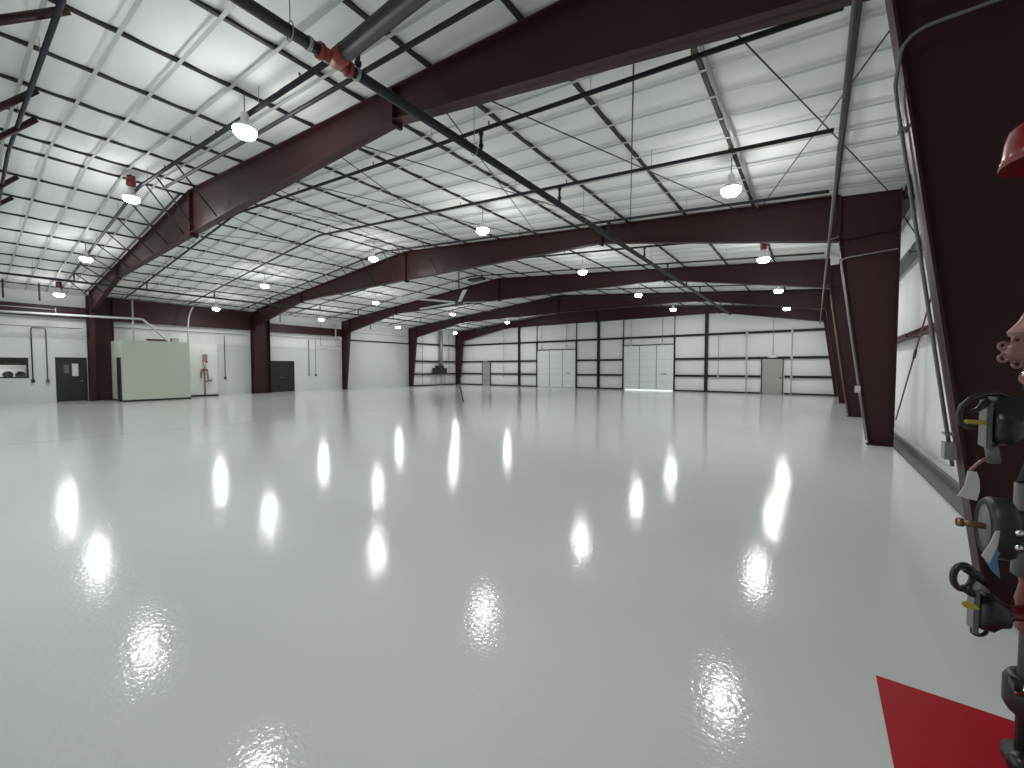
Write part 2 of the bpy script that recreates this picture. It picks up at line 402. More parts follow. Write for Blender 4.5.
# personnel doors on far wall
for n_, (x0, x1) in enumerate(((-26.97, -25.88), (-2.85, -1.62))):
    D = struct(MB().box((x0 + .06, YF + .0, .02), (x1 - .06, YF + .06, 2.28)).build('door_%d' % (n_ + 3), 'doorgray'))
    struct(MB().box((x0, YF - .03, 0), (x0 + .05, YF + .12, 2.32)).box((x1 - .05, YF - .03, 0), (x1, YF + .12, 2.32)).build('trim_%d' % (n_ + 2), 'girt'))
    hx = x1 - .16 if n_ else x0 + .16
    MB().lathe([(0, -.06), (.035, -.05), (.035, -.01), (.05, 0)], (hx, YF, 1.05), (0, 1, 0), 12).build('door_handle', 'girt', D)
    t = thing('exit_light', 'white emergency light bar above the grey door at the far wall\'s ' + ('left end' if n_ == 0 else 'right end'), 'emergency light', ((x0+x1)/2, YF - .06, 2.42), 'emergency lights over far doors')
    cx = (x0 + x1) / 2
    MB().box((cx - .20, YF - .14, 2.36), (cx + .20, YF - .04, 2.52)).build('housing', 'fix', t)
    for s in (-1, 1): MB().lathe([(0, -.05), (.08, -.05), (.095, .02), (.06, .07), (0, .09)], (cx + s * .22, YF - .10, 2.46), (0, -1, 0), 14).build('lamp_head', 'fix', t)
# left wall girts
for z, nm in ((1.13, 'lowest'), (2.35, 'middle'), (4.0, 'upper')):
    beam('wall_girt', (XWL + .0, FY[4] + .1, z - .07), (XWL + .16, 31.4, z + .07), 'girt', nm + ' dark girt on the left wall in the farthest bay', 'girt', 'girts on the left wall')
beam('wall_girt', (XWL - .1, FY[3] + .1, 3.90), (XWL + .14, FY[4] - .1, 3.99), 'girt', 'single dark girt along the top of the white wall in the fourth bay', 'girt', 'girts on the left wall')
for z, nm in ((2.35, 'lower'), (4.1, 'upper')):
    for a, b, s in ((YB, FY[1] - .12, 'before the nearest frame'), (FY[1] + .12, FY[2] - .12, 'between the nearest and second frames'), (FY[2] + .12, FY[3] - .12, 'beyond the second frame'), (FY[3] + .12, FY[4] - .12, 'beyond the third frame'), (FY[4] + .12, 31.4, 'in the farthest bay')):
        beam('wall_girt', (1.52, a, z - .04), (1.74, b, z + .04), 'maroon' if nm == 'lower' else 'curb', nm + ' girt on the right wall ' + s, 'girt', 'girts on the right wall')
for i in range(5):
    beam('eave_strut', (1.40, FY[i] + .11, 5.18), (1.60, FY[i+1] - .11, 5.38), 'girt', 'dark eave strut along the top of the right wall, %s bay' % ORD[i], 'eave strut', 'eave struts')
# maroon header beams on the left
for i in range(3):
    beam('header_beam', (-30.20, FY[i] + .11, 4.17), (-29.98, FY[i+1] - .11, 5.36 if i == 1 else 4.73), 'maroon', 'maroon header beam above the white left wall, ' + ['in the nearest bay behind the long white pipe', 'between the first and second left columns', 'between the second and third left columns'][i], 'header beam', 'maroon header beams')

for i, (a, b, s_) in ((1, (4.28, 5.02, 'right behind the first left column')), (2, (11.9, 12.72, 'right behind the second left column'))):
    t = thing('portal_column', 'maroon I shaped portal column standing ' + s_, 'column', (-29.95, a, 0), 'portal columns')
    m = MB().box((-29.92, a, .02), (-29.9, b, 5.3)).box((-30.1, a, .02), (-29.68, a + .02, 5.3)).box((-30.1, b - .02, .02), (-29.68, b, 5.3)).build('shaft', 'maroon', t)
    MB().box((-30.14, a - .0, 0), (-29.64, b + .02, .02)).build('base_plate', 'maroon', t)

# ------------------------------------------------------------------ left wall openings and kit
# interior window
W = XWL
struct(MB().box((W - .12, -.2, 1.2), (W + .03, 2.1, 1.26)).box((W - .12, -.2, 2.11), (W + .03, 2.1, 2.17)).box((W - .12, 2.03, 1.2), (W + .03, 2.1, 2.17)).box((W - .12, -.2, 1.2), (W + .03, -.13, 2.17)).box((W-.1, .9, 1.2), (W, .94, 2.17)).build('window_1', 'trim'))
struct(MB().box((W - .07, -.15, 1.24), (W - .055, 2.05, 2.13)).build('window_2', 'glass'))
struct(MB().box((W - 2.4, -1.2, -.05), (W - .12, 2.35, 0)).box((W - 2.4, -1.2, 2.5), (W - .12, 2.35, 2.6)).box((W - 2.45, -1.2, 0), (W - 2.4, 2.35, 2.6)).box((W - 2.4, 2.3, 0), (W - .12, 2.38, 2.6)).box((W - 2.4, -1.2, 0), (W - .12, -1.12, 2.6)).build('wall_office', 'room'))
for q, cy in enumerate((1.50, 1.89)):
    t = thing('office_chair', 'dark round backed chair seen through the window, ' + ('left' if q == 0 else 'right') + ' one', 'chair', (W - .9, cy, 0), 'chairs behind the window')
    MB().lathe([(0, -.04), (.13, -.04), (.17, 0), (.13, .04), (0, .04)], (W - .8, cy, 1.36), (1, 0, 0), 20).build('backrest', 'trim', t)
    MB().lathe([(0, 0), (.16, 0), (.18, .04), (.15, .09), (0, .09)], (W - 1.05, cy, .45), (0, 0, 1), 20).build('seat', 'trim', t)
    MB().tube([(W - 1.05, cy, .46), (W - 1.05, cy, .06)], .03, 8).build('post', 'iron', t)
    m = MB()
    for a in range(5): m.tube([(W - 1.05, cy, .07), (W - 1.05 + .17*math.cos(a*1.2566), cy + .17*math.sin(a*1.2566), .03)], .02, 6)
    m.build('base', 'iron', t)
    MB().tube([(W - 1.0, cy, .5), (W - .84, cy, .6), (W - .84, cy, 1.2)], .018, 6).build('back_support', 'iron', t)
tag(MB().box((W - .5, -.1, 1.86), (W - .2, 2.2, 2.45)).box((W - .49, -.1, 1.82), (W - .22, 2.2, 1.86)).build('wall_shelf', 'trim'), 'dark shelf box across the top behind the wall window', 'shelf')
tag(MB().box((W - 2.2, .0, 0), (W - 1.5, 2.1, .04)).box((W - 2.15, .05, .04), (W - 1.55, 2.05, 1.62)).build('office_cabinet', 'fix'), 'white cabinet standing in the room behind the wall window', 'cabinet')
t = thing('office_fill_light', 'unseen lamp panel added to brighten the room behind the wall window', 'lamp', (W - 1.2, .9, 2.46))
MB().box((W - 1.5, .3, 2.45), (W - .9, 1.5, 2.5)).build('panel', 'fix', t)
L = bpy.data.lights.new('panel_fill_light', 'AREA'); L.shape = 'RECTANGLE'; L.size = .55; L.size_y = 1.1; L.energy = 28  # added lamp, itself out of sight, brightening the office interior
lo = bpy.data.objects.new('panel_fill_light', L); COL.objects.link(lo); lo.location = (0, 0, -.03); lo.parent = t
# dark door with notices
D = struct(MB().box((W - .02, 3.02, .01), (W + .03, 3.99, 2.15)).build('door_5', 'doordark'))
struct(MB().box((W - .03, 2.96, 0), (W + .045, 3.03, 2.21)).box((W - .03, 3.98, 0), (W + .045, 4.05, 2.21)).box((W - .03, 2.96, 2.15), (W + .045, 4.05, 2.21)).build('trim_5', 'doordark'))
MB().box((W + .028, 3.18, 1.22), (W + .036, 3.80, 1.93)).build('door_window', 'black', D)
MB().box((W + .036, 3.24, 1.42), (W + .040, 3.42, 1.84)).build('notice', 'curb', D)
MB().box((W + .036, 3.52, 1.27), (W + .040, 3.74, 1.90)).build('notice', 'poster', D)
MB().tube([(W + .03, 3.90, 1.02), (W + .08, 3.90, 1.02), (W + .08, 3.80, 1.02)], .014, 8).build('door_handle', 'chrome', D)
# dark double door
D = struct(MB().box((W - .02, 12.62, .01), (W + .03, 13.46, 2.12)).box((W - .02, 13.475, .01), (W + .03, 14.48, 2.12)).build('door_6', 'doordark'))
struct(MB().box((W - .03, 12.55, 0), (W + .045, 12.62, 2.19)).box((W - .03, 14.48, 0), (W + .045, 14.55, 2.19)).box((W - .03, 12.55, 2.12), (W + .045, 14.55, 2.19)).build('trim_6', 'doordark'))
MB().tube([(W + .03, 13.56, 1.02), (W + .08, 13.56, 1.02), (W + .08, 13.72, 1.02)], .014, 8).build('door_handle', 'chrome', D)
# conduit drops on the left wall
def drop(y0, ztop, zbot, label, r=.022, box=True, arch=None, m='galv'):
    t = thing('conduit_drop', label, 'conduit', (W + .05, y0, zbot), 'conduit drops on the left wall')
    pts = [(W + .05, y0, ztop), (W + .05, y0, zbot)]
    if arch: pts = [(W + .05, arch, ztop + .0)] + [(W + .05, y0 + (arch-y0)*.12, ztop + .0)] + pts[0:0] + [(W + .05, y0, ztop - .12), (W + .05, y0, zbot)]
    MB().tube(pts, r, 8).build('pipe', m, t)
    if box: MB().box((W + .0, y0 - .06, zbot - .12), (W + .1, y0 + .06, zbot + .04)).build('outlet_box', m, t)
drop(2.22, 3.62, 1.10, 'dark conduit drop just right of the wall window', m='iron', arch=2.46)
drop(2.69, 3.62, 1.08, 'grey conduit drop between the window and the dark door', arch=2.46, m='curb')
drop(10.22, 3.75, 1.10, 'lone grey conduit drop left of the second column', m='curb')
drop(15.62, 3.80, 1.25, 'grey conduit drop right of the dark double door, with a dark box', .035, m='galv')
drop(16.13, 3.80, 1.20, 'thinner dark conduit right of the double door', .015, m='curb')
tag(MB().tube([(W + .05, -1, 3.68), (W + .05, FY[1] - .2, 3.68)], .018, 6).build('wall_conduit', 'curb'), 'long level conduit on the left wall above the window and dark door', 'conduit', 'level conduits')
tag(MB().tube([(W + .05, FY[1] + .2, 3.86), (W + .05, FY[2] - .2, 3.86)], .018, 6).build('wall_conduit', 'curb'), 'level conduit on the left wall above the cream enclosure', 'conduit', 'level conduits')
tag(MB().tube([(W + .05, FY[2] + .2, 3.92), (W + .05, FY[3] - .2, 3.92)], .018, 6).build('wall_conduit', 'galv'), 'level conduit on the left wall above the dark double door', 'conduit', 'level conduits')
tag(MB().tube([(W + .12, 16.5, 5.0), (W + .12, 16.5, 3.38), (W + .12, FY[3] - .15, 3.38)], .014, 6).build('wall_conduit', 'rod'), 'thin dark pipe dropping then turning right before the third column', 'conduit')
tag(MB().tube([(W + .12, FY[3] + .15, 4.55), (W + .12, FY[4] - .15, 4.55)], .012, 6).build('wall_conduit', 'curb'), 'thin level line high on the left wall in the fourth bay', 'conduit')
tag(MB().tube([(W + .5, 17.5, 5.05), (W + .5, 17.5, 3.75)], .05, 10).build('vent_pipe', 'lpipe'), 'short pale vertical pipe over the header beam left of the third column', 'pipe')
tag(MB().box((W + .001, 23.5, 1.35), (W + .07, 23.65, 1.52)).build('wall_switch', 'fix'), 'small pale box on the white wall in the fourth bay', 'switch box')
# long white pipe
t = thing('vacuum_pipe', 'long white pipe running level along the left wall then sloping down to the enclosure', 'pipe', (-28.8, 2, 4.1))
MB().tube([(-28.85, YB + .1, 4.12), (-28.8, 3, 4.20), (-28.75, 5.85, 4.27), (-28.7, 6.0, 4.24), (-28.4, 6.95, 3.14)], .055, 12).build('pipe', 'lpipe', t)
MB().tube([(-28.8, 2.9, 4.2), (-28.8, 2.9, 4.5)], .02, 6).build('hanger', 'galv', t)
MB().tube([(-28.8, 2.9, 4.42), (-28.8, .2, 4.42)], .018, 6).build('hanger', 'galv', t)
# cream enclosure
t = thing('wash_enclosure', 'large cream box enclosure standing right of the first left column', 'enclosure', (-28.4, 6.2, 0))
MB().box((-29.5, 4.86, .10), (-27.3, 7.58, 3.06)).build('body', 'cream', t)
MB().box((-29.5, 4.85, .0), (-27.29, 7.59, .10)).build('base_trim', 'trim', t)
MB().box((-28.25, 4.83, .02), (-27.48, 4.87, 2.2)).build('door', 'black', t)  # black panel painted in for the dark inside of the open doorway
t = thing('storage_crate', 'brown slatted crate lying on top of the cream enclosure', 'crate', (-28.8, 6.5, 3.06))
m = MB().box((-29.3, 6.25, 3.06), (-28.8, 7.0, 3.22))
for q in range(5): m.box((-29.35, 6.2 + q * .17, 3.22), (-28.75, 6.32 + q * .17, 3.25))
m.build('crate_body', 'duct', t)
m = MB()
for q in range(4): m.box((-28.80, 6.25 + q * .22, 3.06), (-28.77, 6.35 + q * .22, 3.22))
m.build('slat', 'dred', t)
tag(MB().box((-28.9, 7.15, 3.06), (-28.5, 7.45, 3.3)).box((-28.88, 7.18, 3.3), (-28.52, 7.42, 3.33)).build('junction_box', 'galv'), 'small grey box on top of the cream enclosure beside the crate', 'box')
t = thing('riser_closet', 'narrow white closet with a red valve riser in front, right of the enclosure', 'closet', (-29.7, 8.5, 0))
MB().box((XWL + .01, 7.62, .10), (-29.2, 9.45, 3.12)).build('body', 'wall', t)
MB().box((XWL + .01, 7.60, .0), (-29.14, 9.47, .10)).build('base_trim', 'trim', t)
t = thing('valve_riser', 'small red and bronze valve riser standing before the white closet', 'valve riser', (-29.1, 8.78, 0))
X = -29.08
MB().tube([(X, 8.78, .02), (X, 8.78, 2.45)], .035, 10).build('pipe', 'brass', t)
m = MB().tube([(X, 8.65, 1.58), (X, 8.92, 1.58)], .06, 8).tube([(X, 8.62, 1.6), (X, 8.60, 1.1)], .03, 8).tube([(X, 8.93, 1.55), (X, 8.95, .95), (X, 8.82, .85)], .028, 8); m.build('bypass_trim', 'orange', t)
MB().lathe([(0, -.03), (.11, -.03), (.11, .03), (0, .03)], (X + .05, 9.03, .98), (1, 0, 0), 16).build('gauge', 'galv', t)
MB().lathe([(0, -.02), (.05, -.02), (.06, 0), (.05, .02), (0, .02)], (X + .10, 8.86, 2.05), (1, 0, 0), 16).build('handwheel', 'orange', t)
MB().box((X - .04, 8.72, 2.1), (X + .05, 8.92, 2.5)).build('alarm_panel', 'pink', t)
MB().lathe([(0, 0), (.10, 0), (.10, .04), (.05, .05), (0, .05)], (X, 8.78, 0), (0, 0, 1), 16).build('foot', 'trim', t)
# pale stubs coming down over the enclosure
tag(MB().tube([(-28.95, 5.64, 5.25), (-28.95, 5.64, 3.10)], .035, 10).build('drop_pipe', 'lpipe'), 'pale straight pipe dropping onto the left end of the enclosure', 'pipe', 'pale drop pipes')
tag(MB().tube([(-28.95, 8.27, 5.22), (-28.98, 8.14, 4.9), (-29.0, 8.05, 4.5), (-29.0, 8.01, 3.9), (-29.0, 8.0, 3.15)], .035, 10).build('drop_pipe', 'lpipe'), 'pale curved pipe bending down onto the riser closet', 'pipe', 'pale drop pipes')
# grey machine in the farthest bay
t = thing('wall_heater', 'blurred grey wall unit with a tall duct in the farthest left bay', 'wall unit', (-29.85, 28.6, 0))
MB().box((-30.1, 27.7, 1.1), (-29.7, 29.3, 1.72)).box((-30.05, 28.0, 1.72), (-29.72, 28.9, 1.95)).build('body', 'iron', t)
MB().tube([(-29.95, 28.75, 1.9), (-29.95, 28.75, 5.35)], .17, 14).build('duct', 'galv', t)
for q in (27.85, 28.6, 29.1): MB().tube([(-29.8, q, .0), (-29.8, q, 1.15)], .03, 8).build('leg', 'galv', t)
for q, yv in enumerate((26.4, 29.9)):
    tag(MB().tube([(-30.02, yv, 0), (-30.02, yv, 5.2)], .02, 6).build('wall_conduit', 'curb'), 'thin full height conduit in the farthest left bay, %s the grey unit' % ('left of' if q == 0 else 'right of'), 'conduit', 'farthest bay conduits')

# far wall conduits
for x, z0, z1, r, lab in ((-3.69, .02, 4.2, .03, 'pale conduit standing left of the grey right door'), (-1.2, .02, 4.2, .035, 'pale boxed conduit just right of the grey right door'), (-2.2, 2.5, 5.3, .015, 'thin conduit above the light over the right door'),
                          (-5.4, 1.1, 4.0, .018, 'thin conduit ending in a switch right of the far right post'), (-24.2, .9, 5.2, .014, 'thin conduit right of the grey left door'), (-19.9, 3.4, 5.3, .02, 'thin conduit above the left bay door'), (-17.3, 3.6, 5.4, .02, 'thin conduit above the right half of the left bay door'),
                          (-11.6, 3.5, 5.4, .02, 'thin conduit above the left half of the right bay door'), (-9.2, 3.5, 5.4, .02, 'thin conduit above the right half of the right bay door')):
    t = thing('far_conduit', lab, 'conduit', (x, YF - .08, z0), 'far wall conduits')
    MB().tube([(x, YF - .09, z0), (x, YF - .09, z1)], r, 8).build('pipe', 'lpipe' if r > .02 else 'galv', t)
    for zz in ((1.1, 2.35, 4.0) if r > .025 else (z0,)): MB().box((x - .06, YF - .13, zz - .07), (x + .06, YF - .035, zz + .07)).build('junction_box', 'lpipe', t)

# ------------------------------------------------------------------ sprinkler piping
tm = thing('sprinkler_main', 'dark main sprinkler pipe crossing the ceiling lengthwise beneath the frames', 'pipe', (-4.5, 2.7, 5.18))
MX, MZ = -4.52, 5.19
MB().tube([(MX, YB + .1, MZ), (MX, 2.55, MZ)], .062, 14).tube([(MX, 2.85, MZ), (MX, 30.2, MZ)], .062, 14).build('pipe', 'pipe', tm)
MB().tube([(MX, 2.52, MZ), (MX, 2.88, MZ)], .072, 14).tube([(MX, 2.7, MZ), (MX + .22, 2.7, MZ)], .10, 14).tube([(MX, 2.50, MZ), (MX, 2.55, MZ)], .088, 14).tube([(MX, 2.85, MZ), (MX, 2.90, MZ)], .088, 14).build('tee_coupling', 'orange', tm)
for yv in (1.2, 2.4, 2.98):
    MB().lathe([(.064, -.02), (.074, -.02), (.074, .02), (.064, .02)], (MX, yv, MZ), (0, 1, 0), 16).build('clamp_ring', 'galv', tm)
for yv in (2.2, 5.1, 9.0, 14, 20.0, 27):
    m = MB().tube([(MX, yv, MZ + .11), (MX, yv, roof(MX) + .05)], .006, 6)
    m.tube([(MX + .072*math.sin(a), yv, MZ + .005 + .072*math.cos(a)*1.4) for a in [2*math.pi*q/14 for q in range(15)]], .007, 5); m.build('hanger', 'galv', tm)
BRY = [(.84, .032), (3.0, .038), (5.27, .033), (7.86, .033), (10.48, .033), (13.35, .03), (15.95, .03), (18.75, .03), (21.3, .03), (23.9, .03), (26.6, .03), (29.1, .03)]
def bz(x): return roof(x) - .30
BN = ['left of the nearest frame, running up the top left corner', 'just before the nearest frame, meeting the orange tee', 'first one beyond the nearest frame', 'second one beyond the nearest frame', 'third one beyond the nearest frame, close to the second frame',
      'first one beyond the second frame', 'second one beyond the second frame', 'first one beyond the third frame', 'second one beyond the third frame', 'third one beyond the third frame', 'first one beyond the fourth frame', 'last one before the far wall']
for k, (yv, r) in enumerate(BRY):
    t = thing('branch_pipe', 'dark cross sprinkler branch pipe, ' + BN[k], 'pipe', (XM, yv, bz(XM)), 'sprinkler branch pipes')
    xr = .15 if k != 1 else MX + .0
    xl = -28.3
    MB().tube([(xr, yv, bz(xr)), (XM + .35, yv, bz(XM + .35)), (XM, yv, bz(XM) - .01), (XM - .35, yv, bz(XM - .35)), (xl, yv, bz(xl))], r, 10).build('pipe', 'pipe', t)
    MB().tube([(MX, yv, MZ + .05), (MX, yv, bz(MX))], .026, 8).tube([(MX, yv, MZ + .12), (MX, yv, MZ + .16)], .042, 8).tube([(MX, yv, bz(MX) - .08), (MX, yv, bz(MX) - .04)], .042, 8).build('riser_nipple', 'pipe', t)
    MB().tube([(-24.4, yv, 5.2), (-24.4, yv, bz(-24.4))], .026, 8).build('riser_nipple', 'pipe', t)
    if k < 9:
        x = xr - 1.4
        while x > -28:
            MB().tube([(x, yv, bz(x) + r - .01), (x, yv, bz(x) + r + .055)], .012, 6).tube([(x, yv, bz(x) + r + .05), (x, yv, bz(x) + r + .06)], .02, 6).build('sprinkler_head', 'brass', t)
            x -= 3.1
        x = xr - 2.7
        while x > -28:
            MB().tube([(x, yv, bz(x)), (x, yv, roof(x) + .05)], .005, 5).build('hanger', 'galv', t)
            x -= 3.15
t = thing('branch_pipe', 'second dark cross pipe close behind the orange tee, before the nearest frame', 'pipe', (XM, 3.38, 6.4), 'sprinkler branch pipes')
MB().tube([(.1, 3.36, bz(.1)), (XM + .5, 3.38, bz(XM + .5))], .032, 10).tube([(XM + .5, 3.38, bz(XM+.5)), (XM + .3, 3.9, bz(XM) + .02)], .025, 8).build('pipe', 'pipe', t)
MB().tube([(XM + .3, 3.8, bz(XM) + .03), (XM - .4, 3.8, bz(XM - .4)), (-28.3, 3.8, bz(-28.3))], .03, 10).build('pipe', 'pipe', t)
t = thing('sprinkler_main', 'dark lengthwise sprinkler pipe high over the left side of the hall', 'pipe', (-24.4, 2, 5.2))
MB().tube([(-24.4, YB + .1, 5.2), (-24.4, 30.2, 5.2)], .045, 12).build('pipe', 'pipe', t)
for yv in (1.9, 6.4, 9.4): MB().tube([(-24.4, yv, 5.2), (-24.4, yv, roof(-24.4))], .006, 5).build('hanger', 'galv', t)
for q, yv in enumerate((1.35, 2.4, 12.9, 19.8)):
    tag(MB().tube([(-28.6, yv, 5.55), (-28.6, yv, 4.75)], .03, 8).build('end_drop', 'pipe'), 'short dark stub pipe above the left header beam, %s from the camera' % ORD[q], 'pipe', 'short stubs above the left header')
# gas line along the right
t = thing('gas_pipe', 'long light grey pipe hung lengthwise beside the right columns', 'pipe', (.22, 5, 4.36))
MB().tube([(.18, YB + .1, 4.36), (.18, 30.9, 4.36)], .022, 10).build('pipe', 'curb', t)
for yv in FY[1:]: MB().tube([(.19, yv - .12, 4.39), (.19, yv - .12, 4.52), (.36, yv - .12, 4.56)], .012, 6).build('bracket', 'galv', t)
tag(MB().tube([(.29, YB + .1, roof(.29) - .045), (.29, FY[2] - .3, roof(.29) - .045)], .024, 8).build('roof_conduit', 'purlin'), 'dark conduit strapped below the purlin nearest the right wall', 'conduit')
tag(MB().tube([(-1.20, FY[1] + .1, roof(-1.2) - .04), (-1.20, FY[2] - .1, roof(-1.2) - .04)], .03, 8).build('roof_conduit', 'lpipe'), 'pale lengthwise conduit beside the purlin next to the right hand lamps', 'conduit')

# ------------------------------------------------------------------ lamps
COLN = ['beside the right wall', 'in the row right of the ridge', 'in the row under the ridge', 'in the row left of the ridge', 'in the row along the left wall']
ROWN = ['nearest to the camera', 'second from the camera', 'third from the camera', 'fourth from the camera', 'farthest from the camera']
redcap = {(0, 2), (2, 0), (4, 0)}
def lamp(ci, ri, x, y, z):
    t = thing('high_bay_lamp', 'lit white high bay lamp %s, %s' % (ROWN[ri], COLN[ci]), 'lamp', (x, y, z), 'high bay lamps')
    MB().tube([(x, y, z + .20), (x, y, roof(x))], .008, 6).build('hanger', 'rod', t)
    MB().lathe([(0, .24), (.05, .24), (.06, .20), (.06, .10), (.10, .06), (.17, .0), (.175, -.03), (.17, -.03), (.16, .0), (.05, .05), (0, .05)], (x, y, z), (0, 0, 1), 20).build('lamp_shade', 'fix', t)
    if (ci, ri) in redcap: MB().lathe([(0, .52), (.10, .52), (.10, .27), (0, .27)], (x, y, z), (0, 0, 1), 14).build('driver_box', 'red', t)
    MB().lathe([(0, -.02), (.15, -.02), (.172, -.035), (.165, -.09), (.12, -.14), (0, -.155)], (x, y, z), (0, 0, 1), 20).build('lens', 'lens', t)
    G_ = bpy.data.lights.new('lamp_glow', 'POINT'); G_.shadow_soft_size = .2; G_.energy = LAMPW * (.12 if (ci, ri) == (0, 0) else 1.0); G_.color = (1, 1, .975)
    go = bpy.data.objects.new('lamp_glow', G_); COL.objects.link(go); go.location = (0, 0, -.30); go.parent = t
    L = bpy.data.lights.new('lamp_light', 'AREA'); L.shape = 'DISK'; L.size = .38; L.energy = LAMPW * (.36 if (ci, ri) == (0, 0) else 1); L.spread = math.radians(115 if (ci, ri) == (0, 0) else 180); L.color = (1, 1, .975)
    lo = bpy.data.objects.new('lamp_light', L); COL.objects.link(lo); lo.location = (0, 0, -.165); lo.parent = t
LAMPW = 38
for ci, (x, dz) in enumerate(((-1.35, .55), (-7.5, .6), (-14.35, .6), (-21.0, .55), (-27.1, .6))):
    for ri, y in enumerate((2.9, 8.8, 14.9, 21.3, 27.8)):
        if (ci, ri) == (0, 0): y = 1.25  # unseen lamp added out of frame to brighten the near right floor
        if ci == 2:
            if ri > 1: continue
            y = (2.85, 10.1)[ri]
        z = roof(x) - dz
        lamp(ci, ri, x - (.45 if (ci, ri) == (4, 0) else 0), y, z)

# ------------------------------------------------------------------ fan
t = thing('ceiling_fan', 'large five bladed ceiling fan hanging from the ridge beyond the second frame', 'ceiling fan', (XM, 15.05, 5.0))
MB().tube([(XM, 15.05, 5.1), (XM, 15.05, ZR + .05)], .03, 8).build('downrod', 'iron', t)
MB().lathe([(0, .22), (.12, .22), (.16, .14), (.16, -.05), (.24, -.06), (.24, -.12), (.10, -.16), (0, -.16)], (XM, 15.05, 5.03), (0, 0, 1), 24).build('motor', 'iron', t)
for q in range(5):
    a = math.radians(30 + 72 * q); R = Matrix.Rotation(a, 3, 'Z') @ Matrix.Rotation(math.radians(12), 3, 'X')
    MB().box((.2, -.09, -.012), (3.3, .09, .012), rot=R, at=(XM, 15.05, 4.95)).build('blade', 'blade', t)
# ridge mounted unit near the fan
t = thing('ridge_unit', 'flat dark green unit up at the ridge behind the fan', 'ventilator', (XM, 16.6, 6.2))
MB().box((XM - .55, 16.3, 6.30), (XM + .35, 16.7, 6.40)).build('body', 'iron', t)
MB().tube([(XM - .3, 16.5, 6.38), (XM - .3, 16.5, ZR)], .02, 6).tube([(XM + .2, 16.5, 6.38), (XM + .2, 16.5, ZR)], .02, 6).build('hanger', 'galv', t)
# leaning bar on the floor under the fan
t = thing('floor_pole', 'thin dark leaning pole standing alone on the floor beneath the fan', 'pole', (-14.17, 15.1, 0))
MB().tube([(-14.17, 15.1, .02), (-14.36, 15.05, .80)], .03, 8).build('pole', 'trim', t)
MB().lathe([(0, 0), (.07, 0), (.07, .02), (.02, .035), (0, .035)], (-14.17, 15.1, 0), (0, 0, 1), 14).build('foot', 'trim', t)

# ------------------------------------------------------------------ near right column kit
def flx(z): return .365 + (.965 - .365) * (4.47 - z) / 4.45       # inner flange face of a right column
y1 = FY[1]
t = thing('column_conduit', 'grey conduit climbing the edge of the nearest right column and bending away', 'conduit', (.6, y1, 2))
MB().tube([(flx(z) - .03, y1 + .06, z) for z in (.95, 2.0, 3.0, 3.4, 3.6)] + [(.425, y1 - .04, 3.72), (.43, y1 - .12, 3.80), (.435, y1 - .14, 3.87), (.45, y1 - .14, 3.92), (.49, y1 - .14, 3.97), (.56, y1 - .14, 4.0), (.65, y1 - .14, 4.005), (1.3, y1 - .14, 4.01)], .012, 10).build('pipe', 'dgalv', t)
for z in (3.42, 1.18): MB().box((flx(z) - .05, y1 + .02, z - .008), (flx(z) + .02, y1 + .12, z + .008)).build('clamp', 'galv', t)
MB().box((flx(1.06) - .065, y1 + .02, 1.0), (flx(1.06) + .0, y1 + .12, 1.12)).build('outlet_box', 'galv', t)
y2 = FY[2]
t = thing('column_conduit', 'pale conduit bending down the inner edge of the second right column', 'conduit', (.6, y2, 2))
MB().tube([(1.33, y2 - .13, 4.13), (.50, y2 - .13, 4.075), (.44, y2 - .13, 4.05), (.41, y2 - .13, 4.0)] + [(flx(z) - .03, y2 - .1, z) for z in (3.85, 2.5, .1)], .013, 8).build('pipe', 'galv', t)
MB().box((flx(1.2) - .09, y2 - .14, 1.13), (flx(1.2) - .0, y2 - .02, 1.27)).build('outlet_box', 'lpipe', t)
y3 = FY[3]
tag(MB().tube([(flx(z) - .03, y3 - .1, z) for z in (4.2, 2.5, .1)], .014, 8).build('column_conduit', 'brass'), 'thin copper coloured line down the third right column', 'conduit')
tag(MB().box((flx(4.2) - .16, y2 + .5, 4.10), (flx(4.2) - .0, y2 + .62, 4.36)).box((flx(4.2) - .18, y2 + .48, 4.36), (flx(4.2), y2 + .64, 4.38)).build('wall_speaker', 'fix'), 'small pale box mounted just beyond the second right column near its top', 'box')

# ------------------------------------------------------------------ fire riser (near right edge)
R0 = Vector((.74, 2.59, 0)); ra = Vector((.805, .593, 0)); rb = Vector((-.593, .805, 0)); rz = Vector((0, 0, 1))
def Q(a, b, z): return R0 + ra * a + rb * b + rz * z
t = thing('fire_riser', 'dark vertical fire sprinkler riser with valves standing on red floor paint', 'fire riser', tuple(R0))
WX = Vector((1, 0, 0)); WY = Vector((0, 1, 0))
MB().tube([Q(.04, 0, .04), Q(.04, 0, .56)], .058, 20).build('lower_pipe', 'iron', t)
MB().tube([Q(0, 0, .80), Q(.0, 0, 1.18)], .064, 20).build('middle_pipe', 'grayc', t)
MB().tube([Q(.0, 0, 1.16), Q(.12, .05, 1.32), Q(.12, .05, 4.9), Q(.10, .04, 5.1), Q(.0, .05, 5.19), (R0.x - .5, 2.7, 5.19), (MX + .2, 2.7, 5.19)], .07, 18, rr=[.06, .06, .06, .07, .08, .095, .095]).build('upper_pipe', 'pipe', t)
MB().lathe([(0, .03), (.095, .03), (.095, .0), (0, .0)], Q(.04, 0, 0), (0,0,1), 24).build('base_flange', 'iron', t)
MB().lathe([(.058, -.075), (.085, -.075), (.098, -.05), (.098, .05), (.085, .075), (.058, .075)], Q(.04, 0, .29), (0,0,1), 24).build('coupling', 'iron', t)
